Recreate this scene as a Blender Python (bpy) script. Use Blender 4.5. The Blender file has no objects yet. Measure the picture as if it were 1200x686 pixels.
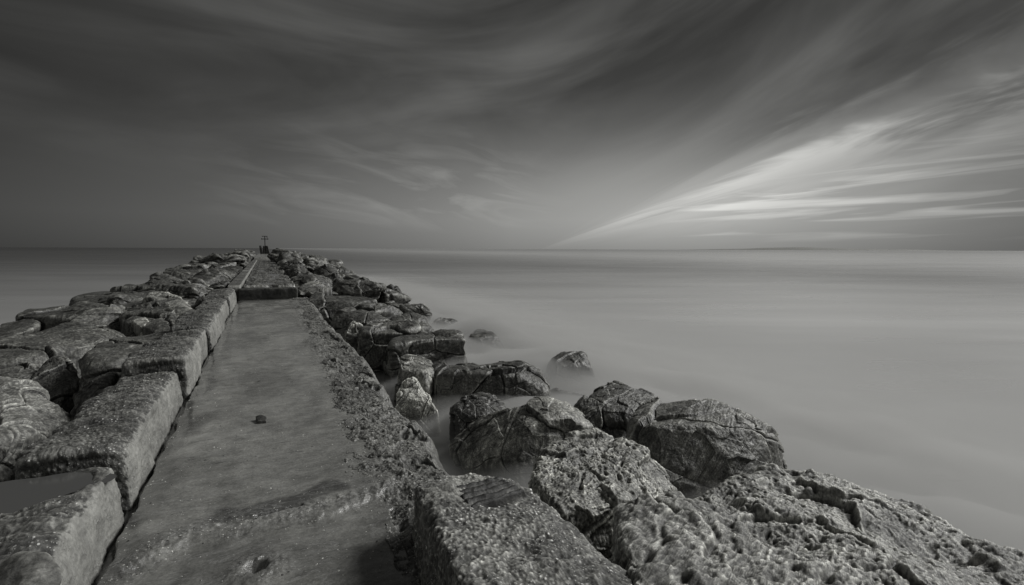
import bpy, bmesh, math, random
import numpy as np
from mathutils import Vector, Matrix

random.seed(7)
R = math.radians
scene = bpy.context.scene
col = scene.collection

# ------------------------------------------------------------------ camera model (photo is 1200 x 686)
F = 600.0
CAMH = 1.5
YAW = math.atan(290 / 602.0)      # camera looks to the right of the jetty axis (+Y)
PITCH = math.atan(51 / F)
ROLL = R(0.20)
cam_d = bpy.data.cameras.new('camera')
cam = bpy.data.objects.new('camera', cam_d)
col.objects.link(cam)
scene.camera = cam
cam_d.sensor_width = 36.0
cam_d.lens = 36.0 * F / 1200.0
cam_d.clip_start = 0.05
cam_d.clip_end = 60000
M = (Matrix.Rotation(-YAW, 4, 'Z') @ Matrix.Rotation(math.pi / 2 - PITCH, 4, 'X') @ Matrix.Rotation(ROLL, 4, 'Z'))
cam.matrix_world = Matrix.Translation((0, 0, CAMH)) @ M
M3 = np.array(M.to_3x3())
CAMP = np.array([0, 0, CAMH])
FWD = np.array([math.sin(YAW), math.cos(YAW), 0.0])
RGT = np.array([math.cos(YAW), -math.sin(YAW), 0.0])


def ray(px, py):
    d = M3 @ np.array([(px - 600) / F, -(py - 343) / F, -1.0])
    return d


def P(px, py, z):
    """the point of height z that the photo shows at px, py"""
    d = ray(px, py)
    t = (z - CAMH) / d[2]
    return CAMP + d * t


def PD(px, py, dist):
    d = ray(px, py)
    return CAMP + d * (dist / (d @ FWD))


# ------------------------------------------------------------------ noise
_rng = np.random.RandomState(3)
_perm = np.concatenate([_rng.permutation(256)] * 3).astype(np.int32)
_g = _rng.normal(size=(256, 3))
_g /= np.linalg.norm(_g, axis=1)[:, None]
_rnd = _rng.rand(256, 3)


def perlin(p):
    i = np.floor(p).astype(np.int32)
    f = p - i
    u = f * f * f * (f * (f * 6 - 15) + 10)
    i &= 255
    out = 0
    for dx in (0, 1):
        wx = u[:, 0] if dx else 1 - u[:, 0]
        a = _perm[(i[:, 0] + dx) & 255]
        for dy in (0, 1):
            wy = u[:, 1] if dy else 1 - u[:, 1]
            b = _perm[a + ((i[:, 1] + dy) & 255)]
            for dz in (0, 1):
                wz = u[:, 2] if dz else 1 - u[:, 2]
                h = _perm[b + ((i[:, 2] + dz) & 255)]
                g = _g[h]
                out = out + wx * wy * wz * (g[:, 0] * (f[:, 0] - dx) + g[:, 1] * (f[:, 1] - dy) + g[:, 2] * (f[:, 2] - dz))
    return out * 1.6


def fbm(p, octv=5, gain=0.5, lac=2.03):
    a, s, o = 1.0, 0.0, p
    for k in range(octv):
        s = s + a * perlin(o)
        o = o * lac + 17.3
        a *= gain
    return s


def ridged(p, octv=5, gain=0.5):
    a, s, o = 1.0, 0.0, p
    for k in range(octv):
        s = s + a * (1 - 2.2 * np.abs(perlin(o)))
        o = o * 2.07 + 11.1
        a *= gain
    return s


def worley(p):
    i = np.floor(p).astype(np.int32)
    f = p - i
    best = np.full(len(p), 9.0)
    for dx in (-1, 0, 1):
        a = _perm[(i[:, 0] + dx) & 255]
        for dy in (-1, 0, 1):
            b = _perm[a + ((i[:, 1] + dy) & 255)]
            for dz in (-1, 0, 1):
                h = _perm[b + ((i[:, 2] + dz) & 255)]
                q = _rnd[h]
                d = ((np.array([dx, dy, dz]) + q - f) ** 2).sum(1)
                best = np.minimum(best, d)
    return np.sqrt(best)


def cells(p):
    """chiselled fracture facets: every cell is a tilted plane; returns (height, distance to the cell border)"""
    i = np.floor(p).astype(np.int32)
    f = p - i
    b1 = np.full(len(p), 9.0); b2 = np.full(len(p), 9.0)
    hh = np.zeros(len(p), dtype=np.int32)
    rel = np.zeros((len(p), 3))
    for dx in (-1, 0, 1):
        a = _perm[(i[:, 0] + dx) & 255]
        for dy in (-1, 0, 1):
            b = _perm[a + ((i[:, 1] + dy) & 255)]
            for dz in (-1, 0, 1):
                h = _perm[b + ((i[:, 2] + dz) & 255)]
                r_ = np.array([dx, dy, dz]) + _rnd[h] - f
                d = (r_ ** 2).sum(1)
                nb = d < b1
                b2 = np.where(nb, b1, np.minimum(b2, d))
                b1 = np.where(nb, d, b1)
                hh = np.where(nb, h, hh)
                rel = np.where(nb[:, None], r_, rel)
    e = np.sqrt(b2) - np.sqrt(b1)
    g = _g[hh]
    return (rel * g).sum(1) + .5 * _rnd[hh, 0] - .25, e


def sstep(a, b, x):
    t = np.clip((x - a) / (b - a), 0, 1)
    return t * t * (3 - 2 * t)


# ------------------------------------------------------------------ object helpers
def link_mesh(name, verts, faces, mat=None, parent=None, loc=(0, 0, 0), smooth=True, attrs=None):
    """verts: (N,3) world array, faces: (M,4) or (M,3) array, or a list of tuples"""
    me = bpy.data.meshes.new(name)
    verts = np.asarray(verts, dtype=np.float64) - np.asarray(loc)
    if isinstance(faces, np.ndarray):
        k = faces.shape[1]
        me.vertices.add(len(verts))
        me.vertices.foreach_set('co', verts.astype(np.float32).ravel())
        me.loops.add(faces.size)
        me.loops.foreach_set('vertex_index', faces.astype(np.int32).ravel())
        me.polygons.add(len(faces))
        me.polygons.foreach_set('loop_start', np.arange(0, faces.size, k, dtype=np.int32))
        me.update(calc_edges=True)
    else:
        me.from_pydata([tuple(v) for v in verts], [], [tuple(f) for f in faces])
    if attrs:
        for an, av in attrs.items():
            at = me.attributes.new(an, 'FLOAT', 'POINT')
            at.data.foreach_set('value', av.astype(np.float32))
    me.validate()
    me.polygons.foreach_set('use_smooth', [smooth] * len(me.polygons))
    if mat:
        me.materials.append(mat)
    o = bpy.data.objects.new(name, me)
    col.objects.link(o)
    if parent:
        o.parent = parent
    else:
        o.location = loc
    return o


def tag(o, label=None, cat=None, group=None, kind=None):
    if label: o['label'] = label
    if cat: o['category'] = cat
    if group: o['group'] = group
    if kind: o['kind'] = kind
    return o


def grid_faces(nu, nv):
    i = np.arange(nu - 1)[:, None] * nv + np.arange(nv - 1)[None, :]
    i = i.ravel()
    return np.stack([i, i + nv, i + nv + 1, i + 1], 1)


_cs = {}


def cube_sphere(n):
    """unit cube-sphere with shared edges: directions, quad faces"""
    if n in _cs:
        return _cs[n]
    idx = {}
    t = np.tan((np.arange(n + 1) / n * 2 - 1) * math.pi / 4)
    V, Fc = [], []
    base = 0
    for ax in range(3):
        for sg in (1, -1):
            u, v = np.meshgrid(t, t, indexing='ij')
            p = np.zeros((n + 1, n + 1, 3))
            p[..., ax] = sg
            p[..., (ax + 1) % 3] = u * sg
            p[..., (ax + 2) % 3] = v
            V.append(p.reshape(-1, 3))
            Fc.append(grid_faces(n + 1, n + 1) + base)
            base += (n + 1) ** 2
    V = np.concatenate(V)
    Fc = np.concatenate(Fc)
    key = np.round(V * 1e5).astype(np.int64)
    _, first, inv = np.unique(key, axis=0, return_index=True, return_inverse=True)
    inv = inv.ravel()
    V = V[first]
    Fc = inv[Fc]
    V = V / np.linalg.norm(V, axis=1)[:, None]
    _cs[n] = (V, Fc)
    return _cs[n]


def hull_planes(pts):
    bm = bmesh.new()
    for p in pts:
        bm.verts.new(p)
    bmesh.ops.convex_hull(bm, input=bm.verts)
    bm.normal_update()
    c = np.mean([list(f.calc_center_median()) for f in bm.faces], axis=0)
    c = 0.5 * c + 0.25 * (np.min(pts, axis=0) + np.max(pts, axis=0))
    N, H = [], []
    for f in bm.faces:
        n = np.array(f.normal)
        if np.linalg.norm(n) < .5:
            continue
        h = n @ (np.array(f.calc_center_median()) - c)
        if h < 0:
            n, h = -n, -h
        h = max(h, .02)
        for m, g in zip(N, H):
            if m @ n > .985:
                break
        else:
            N.append(n); H.append(h)
    bm.free()
    return c, np.array(N), np.array(H)


def style_disp(pos, nrm, style, s, seed):
    """displacement in metres; s = size of the rock"""
    off = np.array([seed * 3.17, seed * 1.73, seed * 2.41])
    q = pos + off
    big = fbm(q * (1.1 / s), 3) * 0.075 * s
    if style == 'pitted':        # eroded limestone: ridges and pits
        wp_ = q + fbm(q * 2.2, 3)[:, None] * .12
        ch, e = cells(wp_ * np.array([2.2, 2.2, 3.2]))
        ch2, e2 = cells(wp_ * 6.5)
        w = worley(wp_ * np.array([11, 11, 17]))
        w3 = worley(q * 48)
        w2 = worley(q * 27)
        pm = sstep(-.25, .35, perlin(q * 1.9))
        d = ch * .06 * sstep(0, .1, e) + ch2 * .018 * sstep(0, .12, e2)
        d = d - sstep(.40, .08, w) * .034 * pm - (sstep(.38, .08, w2) * .010 + sstep(.4, .1, w3) * .005) * (.15 + .85 * sstep(-.15, .35, perlin(q * 2.7 + 7))) + fbm(q * 12, 6, .66) * .013 + ridged(wp_ * np.array([3, 3, 8]), 3) * .006
        return big * .4 + d
    if style == 'barnacle':
        w2 = worley(q * 34)
        return big * .35 + fbm(q * 3.5, 4) * .018 + sstep(.5, .1, w2) * .006 * (perlin(q * 2) > -.1) + fbm(q * 22, 3, .6) * .006
    if style == 'strata':        # layered rock
        ax = np.array([math.sin(seed) * .35, math.cos(seed * 1.7) * .35, 1.0])
        ax /= np.linalg.norm(ax)
        h = q @ ax + fbm(q * 1.3, 3) * .11
        lay = perlin(np.stack([h * 6, h * 0 + seed, q[:, 0] * .25], 1)) * .035 + perlin(np.stack([h * 17, h * 0 + 3.3, q[:, 1] * .5], 1)) * .012
        ch, e = cells((q + fbm(q * 1.5, 2)[:, None] * .1) * np.array([1.6, 1.6, 2.6]) / s)
        return big * .6 + lay + ch * .07 * s - (1 - sstep(0, .05, e)) * .02 * s + ridged(q * 3.6, 4) * .010 + fbm(q * 18, 4, .6) * .006
    if style == 'facet':         # fractured, fluted faces
        wp_ = q + fbm(q * (1.6 / s), 3)[:, None] * .10 * s
        ch, e = cells(wp_ * (1.9 / s))
        ch2, e2 = cells(wp_ * (5.2 / s) + 3.3)
        a1 = seed * 2.3
        e1 = np.array([math.cos(a1), math.sin(a1) * .8, .45])
        f1 = q @ (e1 / np.linalg.norm(e1))
        fl = ridged(np.stack([f1 * 11 + fbm(q * 2, 2) * .6, q[:, 1] * 1.3, q[:, 2] * 1.6], 1), 5, .62)
        return (big * .35 + ch * .05 * s + ch2 * .018 * s - (1 - sstep(0, .05, e)) * .018 * s
                + fl * .004 + fbm(q * 7, 5, .6) * .012)
    # 'smooth'
    return big + fbm(q * 3, 4) * .02 + ridged(q * 5, 3) * .006 + fbm(q * 25, 2) * .003


def rock(name, pts, mat, n=60, style='facet', p=14, seed=1.0, dents=(), amp=1.0, parent=None, extra=None, flatten=None):
    pts = np.array(pts, dtype=float)
    c, N, H = hull_planes(pts)
    K = {'facet': 26, 'strata': 12, 'pitted': 7, 'smooth': 5}.get(style, 0)
    if K:
        rs = np.random.RandomState(int(seed * 100))
        en = rs.normal(size=(K, 3)) + np.array([0, 0, .25])
        en /= np.linalg.norm(en, axis=1)[:, None]
        sup = ((pts - c) @ en.T).max(0) * rs.uniform(.80, .99, K)
        N = np.concatenate([N, en]); H = np.concatenate([H, sup])
        p = p * 3.0
    ext = (pts.max(0) - pts.min(0)) / 2
    V, Fc = cube_sphere(n)
    D = V * ext
    D = D / np.linalg.norm(D, axis=1)[:, None]
    q = np.maximum(0, D @ N.T) / H
    wq = q ** p
    S = wq.sum(1)
    r = S ** (-1.0 / p) * 1.7 ** (1.0 / p)
    nrm = (wq / (q + 1e-9) / H) @ N
    nrm /= np.linalg.norm(nrm, axis=1)[:, None] + 1e-9
    pos = c + D * r[:, None]
    lo, hi, l0, h0 = pos.min(0), pos.max(0), pts.min(0), pts.max(0)
    pos = l0 + (pos - lo) / (hi - lo) * (h0 - l0)
    s = float(np.prod(ext) ** (1 / 3)) * 2
    d = style_disp(pos, nrm, style, s, seed) * amp
    if extra is not None:
        d = d + extra(pos, nrm)
    for (px, py, z, rad, dep) in dents:
        w0 = P(px, py, z)
        dd = np.linalg.norm(pos - w0, axis=1) / rad
        d = d + dep * np.exp(-dd * dd)
    d = np.clip(d, -.6 * r, None)
    pos = pos + nrm * d[:, None]
    if flatten:
        fx, fy, frx, fry, fz = flatten
        m_ = sstep(1.25, .85, np.hypot((pos[:, 0] - fx) / frx, (pos[:, 1] - fy) / fry) + .12 * perlin(pos * 9)) * (pos[:, 2] > 0)
        pos[:, 2] = pos[:, 2] * (1 - m_) + np.minimum(pos[:, 2], fz - .01) * m_
    loc = (float(c[0]), float(c[1]), float(pts[:, 2].min()))
    return link_mesh(name, pos, Fc, mat, parent, loc)


def shape(top, zb, splay=1.12, shift=(0, 0), mid=None, toward=.12):
    """hull points: top outline [(px,py,z)...] of the photo plus the same footprint carried down to zb"""
    T = np.array([P(*t) for t in top])
    zb = min(zb, -1.2) - .45 if zb < -.5 else zb
    c = T.mean(0)
    B = T.copy()
    B[:, :2] = c[:2] + (T[:, :2] - c[:2]) * splay + np.array(shift) - FWD[:2] * toward
    B[:, 2] = zb
    out = [T, B]
    if mid:
        out.append(np.array([P(*t) for t in mid]))
    return np.concatenate(out)


# ------------------------------------------------------------------ materials
def new_mat(name):
    m = bpy.data.materials.new(name)
    m.use_nodes = True
    nt = m.node_tree
    nt.nodes.clear()
    return m, nt


def nd(nt, kind, **kw):
    n = nt.nodes.new(kind)
    for k, v in kw.items():
        if k == 'inp':
            for a, b in v.items():
                n.inputs[a].default_value = b
        else:
            setattr(n, k, v)
    return n


def ramp(nt, src, stops, interp='LINEAR'):
    r = nt.nodes.new('ShaderNodeValToRGB')
    r.color_ramp.interpolation = interp
    els = r.color_ramp.elements
    while len(els) < len(stops):
        els.new(0.5)
    for e, (p, v) in zip(els, stops):
        e.position = p
        e.color = (v, v, v * 0.985, 1) if not isinstance(v, tuple) else (*v, 1)
    nt.links.new(src, r.inputs[0])
    return r.outputs[0]


def math_n(nt, op, a, b=None, c=None, clamp=False):
    n = nt.nodes.new('ShaderNodeMath')
    n.operation = op
    n.use_clamp = clamp
    for i, v in enumerate((a, b, c)):
        if v is None:
            continue
        if isinstance(v, (int, float)):
            n.inputs[i].default_value = v
        else:
            nt.links.new(v, n.inputs[i])
    return n.outputs[0]


def mixc(nt, fac, a, b, mode='MIX'):
    n = nt.nodes.new('ShaderNodeMix')
    n.data_type = 'RGBA'
    n.blend_type = mode
    for k_, v in ((0, fac), (6, a), (7, b)):
        sock = n.inputs[k_]
        if isinstance(v, (int, float)):
            sock.default_value = v if k_ == 0 else (v, v, v * .985, 1)
        else:
            nt.links.new(v, sock)
    return n.outputs[2]


def noise(nt, vec, scale, detail=6, rough=.6, dist=0.0):
    n = nd(nt, 'ShaderNodeTexNoise', inp={'Scale': scale, 'Detail': detail, 'Roughness': rough, 'Distortion': dist})
    nt.links.new(vec, n.inputs['Vector'])
    return n.outputs['Fac']


def voro(nt, vec, scale, feature='F1'):
    n = nd(nt, 'ShaderNodeTexVoronoi', feature=feature, inp={'Scale': scale})
    nt.links.new(vec, n.inputs['Vector'])
    return n.outputs['Distance'], n.outputs['Color']


def mapping(nt, vec, scale=(1, 1, 1), rot=(0, 0, 0)):
    n = nt.nodes.new('ShaderNodeMapping')
    n.inputs['Scale'].default_value = scale
    n.inputs['Rotation'].default_value = rot
    nt.links.new(vec, n.inputs['Vector'])
    return n.outputs[0]


def rock_mat(name, dark=.10, pale=.32, shell=.0, rough=.55, streak=0.0, lichen=0.0, bump=.5, fine=1.0, weed=-1.2, attr=None, spec=.5, wear_shade=.8, face=0, mott=1.0):
    """grey stone: mottling, optional white shell specks, streaks, dark weed near the waterline"""
    m, nt = new_mat(name)
    L = nt.links
    tc = nt.nodes.new('ShaderNodeTexCoord')
    oi = nt.nodes.new('ShaderNodeObjectInfo')
    add = nd(nt, 'ShaderNodeVectorMath', operation='ADD')
    mul = nd(nt, 'ShaderNodeVectorMath', operation='SCALE')
    L.new(oi.outputs['Random'], mul.inputs['Scale'])
    mul.inputs[0].default_value = (31, 17, 23)
    L.new(tc.outputs['Object'], add.inputs[0])
    L.new(mul.outputs[0], add.inputs[1])
    v = add.outputs[0]
    n1 = noise(nt, v, 1.7, 8, .62)
    n2 = noise(nt, v, 8.0 * fine, 8, .7)
    n3 = noise(nt, v, 45 * fine, 5, .75)
    tone = ramp(nt, n1, [(.32, dark), (.68, pale)])
    tone = mixc(nt, mott, tone, mixc(nt, 1.0, tone, ramp(nt, n2, [(.36, .38), (.50, 1.0), (.66, 1.55)]), 'MULTIPLY'))
    tone = mixc(nt, mott, tone, mixc(nt, 1.0, tone, ramp(nt, n3, [(.34, .45), (.5, 1.0), (.66, 1.6)]), 'MULTIPLY'))
    height = math_n(nt, 'ADD', math_n(nt, 'MULTIPLY', n2, .6), math_n(nt, 'MULTIPLY', n3, .35))
    if streak:
        sv = mapping(nt, v, (7, 7, .9), (.35, .2, 0))
        ns = noise(nt, sv, 3.0, 6, .6, .6)
        tone = mixc(nt, streak, tone, mixc(nt, 1.0, tone, ramp(nt, ns, [(.35, .4), (.52, 1.0), (.64, 2.0)]), 'MULTIPLY'))
        height = math_n(nt, 'ADD', height, math_n(nt, 'MULTIPLY', ns, .5 * streak))
    # dark pits
    d1, _ = voro(nt, v, 13 * fine)
    pit = ramp(nt, d1, [(.0, .45), (.28, 1.0)])
    tone = mixc(nt, .7 * mott, tone, mixc(nt, 1.0, tone, pit, 'MULTIPLY'))
    if lichen:
        nl = noise(nt, v, 14, 7, .75)
        tone = mixc(nt, math_n(nt, 'MULTIPLY', ramp(nt, nl, [(.56, 0.0), (.62, 1.0)]), lichen), tone, .42)
    if shell or attr:
        d2, c2 = voro(nt, v, 42)
        d3, c3 = voro(nt, v, 90)
        mask = ramp(nt, noise(nt, v, 3.2, 5, .7), [(.42, .06), (.58, 1.0)])
        sp = ramp(nt, d2, [(.16, 1.0), (.30, 0.0)])
        sel = nt.nodes.new('ShaderNodeSeparateColor')
        L.new(c2, sel.inputs[0])
        sp = math_n(nt, 'MULTIPLY', sp, math_n(nt, 'GREATER_THAN', sel.outputs[0], .48))
        sp2 = ramp(nt, d3, [(.14, 1.0), (.28, 0.0)])
        sel2 = nt.nodes.new('ShaderNodeSeparateColor')
        L.new(c3, sel2.inputs[0])
        sp2 = math_n(nt, 'MULTIPLY', sp2, math_n(nt, 'GREATER_THAN', sel2.outputs[1], .45))
        sp = math_n(nt, 'MAXIMUM', sp, sp2)
        if attr:
            at = nd(nt, 'ShaderNodeAttribute', attribute_name=attr)
            amt = math_n(nt, 'MULTIPLY', at.outputs['Fac'], mask)
        else:
            amt = math_n(nt, 'MULTIPLY', mask, shell)
        rim = math_n(nt, 'MULTIPLY', ramp(nt, d2, [(.25, 0.0), (.5, 1.0)]), amt)
        tone = mixc(nt, math_n(nt, 'MULTIPLY', rim, .7), tone, .05)
        tone = mixc(nt, math_n(nt, 'MULTIPLY', sp, amt, clamp=True), tone, .58)
        height = math_n(nt, 'ADD', height, math_n(nt, 'MULTIPLY', math_n(nt, 'MULTIPLY', sp, amt), .6))
    # worn edges, plus edge highlights and hollow shade painted into the tone
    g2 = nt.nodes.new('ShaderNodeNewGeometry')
    if wear_shade:
        tone = mixc(nt, wear_shade, tone, mixc(nt, 1.0, tone, ramp(nt, g2.outputs['Pointiness'], [(.43, .08), (.48, .45), (.50, .95), (.515, 1.3), (.55, 2.8)]), 'MULTIPLY'))
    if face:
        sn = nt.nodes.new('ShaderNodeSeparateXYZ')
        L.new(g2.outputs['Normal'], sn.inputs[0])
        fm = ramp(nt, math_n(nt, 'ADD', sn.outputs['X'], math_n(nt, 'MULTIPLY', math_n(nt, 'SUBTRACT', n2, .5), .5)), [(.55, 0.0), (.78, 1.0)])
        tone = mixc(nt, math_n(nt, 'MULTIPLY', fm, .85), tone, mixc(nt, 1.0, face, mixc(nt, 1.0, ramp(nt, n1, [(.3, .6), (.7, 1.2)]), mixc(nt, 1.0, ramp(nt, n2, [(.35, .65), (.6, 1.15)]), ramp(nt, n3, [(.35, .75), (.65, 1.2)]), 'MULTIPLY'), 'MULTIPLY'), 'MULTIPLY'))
    # weed and wet staining near the waterline
    geo = nt.nodes.new('ShaderNodeNewGeometry')
    sx = nt.nodes.new('ShaderNodeSeparateXYZ')
    L.new(geo.outputs['Position'], sx.inputs[0])
    zz = math_n(nt, 'ADD', sx.outputs['Z'], math_n(nt, 'MULTIPLY', math_n(nt, 'SUBTRACT', n1, .5), .9))
    wd = nd(nt, 'ShaderNodeMapRange', inp={'From Min': weed, 'From Max': weed + .35, 'To Min': .42, 'To Max': 1.0})
    L.new(zz, wd.inputs[0])
    tone = mixc(nt, 1.0, tone, wd.outputs[0], 'MULTIPLY')
    b = nd(nt, 'ShaderNodeBump', inp={'Strength': bump, 'Distance': .03})
    L.new(height, b.inputs['Height'])
    bs = nd(nt, 'ShaderNodeBsdfPrincipled', inp={'Specular IOR Level': spec})
    L.new(tone, bs.inputs['Base Color'])
    rr = ramp(nt, n2, [(.35, min(1, rough + .2)), (.6, rough)])
    L.new(rr, bs.inputs['Roughness'])
    L.new(b.outputs[0], bs.inputs['Normal'])
    out = nt.nodes.new('ShaderNodeOutputMaterial')
    L.new(bs.outputs[0], out.inputs[0])
    return m


def slab_mat():
    """wet worn concrete, brushed across the walk, with damp stains and shells where the attribute says"""
    m, nt = new_mat('wet_concrete')
    L = nt.links
    tc = nt.nodes.new('ShaderNodeTexCoord')
    v = tc.outputs['Object']
    n1 = noise(nt, mapping(nt, v, (.9, .55, 1)), 1.6, 6, .6, .5)
    n2 = noise(nt, mapping(nt, v, (2.2, 9, 1), (0, 0, .12)), 2.2, 7, .65, .4)
    n3 = noise(nt, v, 60, 5, .75)
    n4 = noise(nt, mapping(nt, v, (1.2, 3.0, 1), (0, 0, .1)), 1.5, 8, .7, 1.2)
    tone = ramp(nt, n1, [(.36, .15), (.62, .26)])
    tone = mixc(nt, 1.0, tone, ramp(nt, n2, [(.34, .88), (.5, 1.0), (.66, 1.12)]), 'MULTIPLY')
    tone = mixc(nt, 1.0, tone, ramp(nt, n3, [(.34, .72), (.66, 1.3)]), 'MULTIPLY')
    tone = mixc(nt, 1.0, tone, ramp(nt, noise(nt, v, 7, 8, .72), [(.34, .7), (.66, 1.3)]), 'MULTIPLY')
    da = nd(nt, 'ShaderNodeAttribute', attribute_name='damp')
    dam = math_n(nt, 'MULTIPLY', da.outputs['Fac'], ramp(nt, noise(nt, v, 4, 7, .7), [(.35, .6), (.55, 1.0)]))
    tone = mixc(nt, math_n(nt, 'MULTIPLY', dam, .82), tone, .03)
    lines = ramp(nt, math_n(nt, 'ABSOLUTE', math_n(nt, 'SUBTRACT', n4, .5)), [(.0, 1.0), (.012, 0.0)])
    tone = mixc(nt, math_n(nt, 'MULTIPLY', lines, .45), tone, .34)
    dk = ramp(nt, noise(nt, mapping(nt, v, (1.0, 4.5, 1), (0, 0, .1)), 2.6, 8, .72, .6), [(.60, 0.0), (.68, 1.0)])
    tone = mixc(nt, math_n(nt, 'MULTIPLY', dk, .6), tone, .05)
    at = nd(nt, 'ShaderNodeAttribute', attribute_name='shell')
    d2, c2 = voro(nt, v, 55)
    d3, c3 = voro(nt, v, 110)
    sp = math_n(nt, 'MAXIMUM', ramp(nt, d2, [(.15, 1.0), (.28, 0.0)]), math_n(nt, 'MULTIPLY', ramp(nt, d3, [(.18, 1.0), (.3, 0.0)]), .8))
    sel = nt.nodes.new('ShaderNodeSeparateColor')
    L.new(c2, sel.inputs[0])
    sp = math_n(nt, 'MULTIPLY', sp, math_n(nt, 'GREATER_THAN', sel.outputs[0], .5))
    patch = ramp(nt, noise(nt, v, 5, 6, .7), [(.40, 0.1), (.6, 1.0)])
    amt = math_n(nt, 'MULTIPLY', at.outputs['Fac'], patch)
    tone = mixc(nt, math_n(nt, 'MULTIPLY', amt, .55), tone, mixc(nt, 1.0, .10, ramp(nt, n3, [(.35, .4), (.65, 2.4)]), 'MULTIPLY'))
    spa = math_n(nt, 'MULTIPLY', sp, amt, clamp=True)
    tone = mixc(nt, spa, tone, .55)
    scat = math_n(nt, 'MULTIPLY', math_n(nt, 'LESS_THAN', voro(nt, v, 23)[0], .10), .35)
    tone = mixc(nt, scat, tone, .5)
    hgt = math_n(nt, 'ADD', math_n(nt, 'MULTIPLY', n2, .18), math_n(nt, 'MULTIPLY', n3, math_n(nt, 'ADD', .12, at.outputs['Fac'])))
    b = nd(nt, 'ShaderNodeBump', inp={'Strength': .35, 'Distance': .02})
    L.new(hgt, b.inputs['Height'])
    bs = nd(nt, 'ShaderNodeBsdfPrincipled', inp={'Specular IOR Level': .85})
    L.new(tone, bs.inputs['Base Color'])
    rgh = math_n(nt, 'ADD', ramp(nt, n1, [(.36, .12), (.62, .30)]), math_n(nt, 'MULTIPLY', at.outputs['Fac'], .25))
    L.new(math_n(nt, 'MULTIPLY', rgh, math_n(nt, 'SUBTRACT', 1.0, math_n(nt, 'MULTIPLY', da.outputs['Fac'], .5))), bs.inputs['Roughness'])
    L.new(b.outputs[0], bs.inputs['Normal'])
    out = nt.nodes.new('ShaderNodeOutputMaterial')
    L.new(bs.outputs[0], out.inputs[0])
    return m


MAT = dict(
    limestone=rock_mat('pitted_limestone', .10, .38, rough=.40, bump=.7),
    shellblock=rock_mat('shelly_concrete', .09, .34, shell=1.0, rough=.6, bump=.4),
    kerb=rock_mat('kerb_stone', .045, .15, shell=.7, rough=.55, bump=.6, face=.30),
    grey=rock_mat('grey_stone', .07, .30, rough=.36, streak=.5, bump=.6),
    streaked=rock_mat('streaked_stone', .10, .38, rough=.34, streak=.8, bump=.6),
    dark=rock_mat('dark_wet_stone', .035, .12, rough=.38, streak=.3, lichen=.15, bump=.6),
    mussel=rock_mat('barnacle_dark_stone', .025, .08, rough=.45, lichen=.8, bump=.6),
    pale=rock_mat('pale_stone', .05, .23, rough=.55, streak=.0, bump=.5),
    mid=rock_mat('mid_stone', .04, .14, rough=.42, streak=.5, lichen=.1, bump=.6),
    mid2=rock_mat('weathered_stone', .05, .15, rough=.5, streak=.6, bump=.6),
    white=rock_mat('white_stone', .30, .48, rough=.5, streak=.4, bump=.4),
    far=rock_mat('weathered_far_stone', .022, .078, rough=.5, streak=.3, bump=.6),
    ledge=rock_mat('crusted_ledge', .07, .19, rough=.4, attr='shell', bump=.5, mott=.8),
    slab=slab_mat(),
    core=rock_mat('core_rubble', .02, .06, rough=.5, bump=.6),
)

# ------------------------------------------------------------------ world: grey dusk sky, clouds drawn out by the wind
SUN_AZ = R(92)      # from +Y towards +X
SUN_EL = R(38)
w = bpy.data.worlds.new('World')
scene.world = w
w.use_nodes = True
nt = w.node_tree
nt.nodes.clear()
L = nt.links
tc = nt.nodes.new('ShaderNodeTexCoord')
gen = tc.outputs['Generated']


def dotv(vec):
    n = nd(nt, 'ShaderNodeVectorMath', operation='DOT_PRODUCT')
    L.new(gen, n.inputs[0])
    n.inputs[1].default_value = vec
    return n.outputs['Value']


# cloud drift axis: horizon point a little right of the middle of the picture
WAZ = YAW + math.atan(15 / 600)
wf = (math.sin(WAZ), math.cos(WAZ), 0)
wr = (math.cos(WAZ), -math.sin(WAZ), 0)
X = dotv(wr)
Y = dotv(wf)
Z = math_n(nt, 'MAXIMUM', dotv((0, 0, 1)), 0.0)
Zs = math_n(nt, 'ADD', Z, .012)
U = math_n(nt, 'DIVIDE', Y, math_n(nt, 'ADD', Z, .09))
Vc = math_n(nt, 'DIVIDE', X, math_n(nt, 'ADD', Z, .03))
comb = nt.nodes.new('ShaderNodeCombineXYZ')
L.new(math_n(nt, 'MULTIPLY', U, .16), comb.inputs[0])
L.new(math_n(nt, 'MULTIPLY', Vc, .55), comb.inputs[1])
nA = noise(nt, comb.outputs[0], 1.3, 5, .5, .5)          # broad drifts
comb2 = nt.nodes.new('ShaderNodeCombineXYZ')
L.new(math_n(nt, 'MULTIPLY', U, .22), comb2.inputs[0])
L.new(math_n(nt, 'MULTIPLY', Vc, 1.3), comb2.inputs[1])
comb2.inputs[2].default_value = 4.4
nB = noise(nt, comb2.outputs[0], 1.6, 4, .5, .8)         # finer streaks
theta = math_n(nt, 'ARCTAN2', X, Zs)                        # -pi/2 left horizon, 0 overhead, +pi/2 right horizon
th = math_n(nt, 'ADD', math_n(nt, 'DIVIDE', theta, math.pi), .5)
CSEED = 9.1
elev = math_n(nt, 'ARCSINE', Z)
caz = math_n(nt, 'ARCTAN2', dotv(tuple(RGT)), dotv(tuple(FWD)))
azn = math_n(nt, 'ADD', math_n(nt, 'DIVIDE', caz, R(120)), .5, clamp=True)
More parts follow.
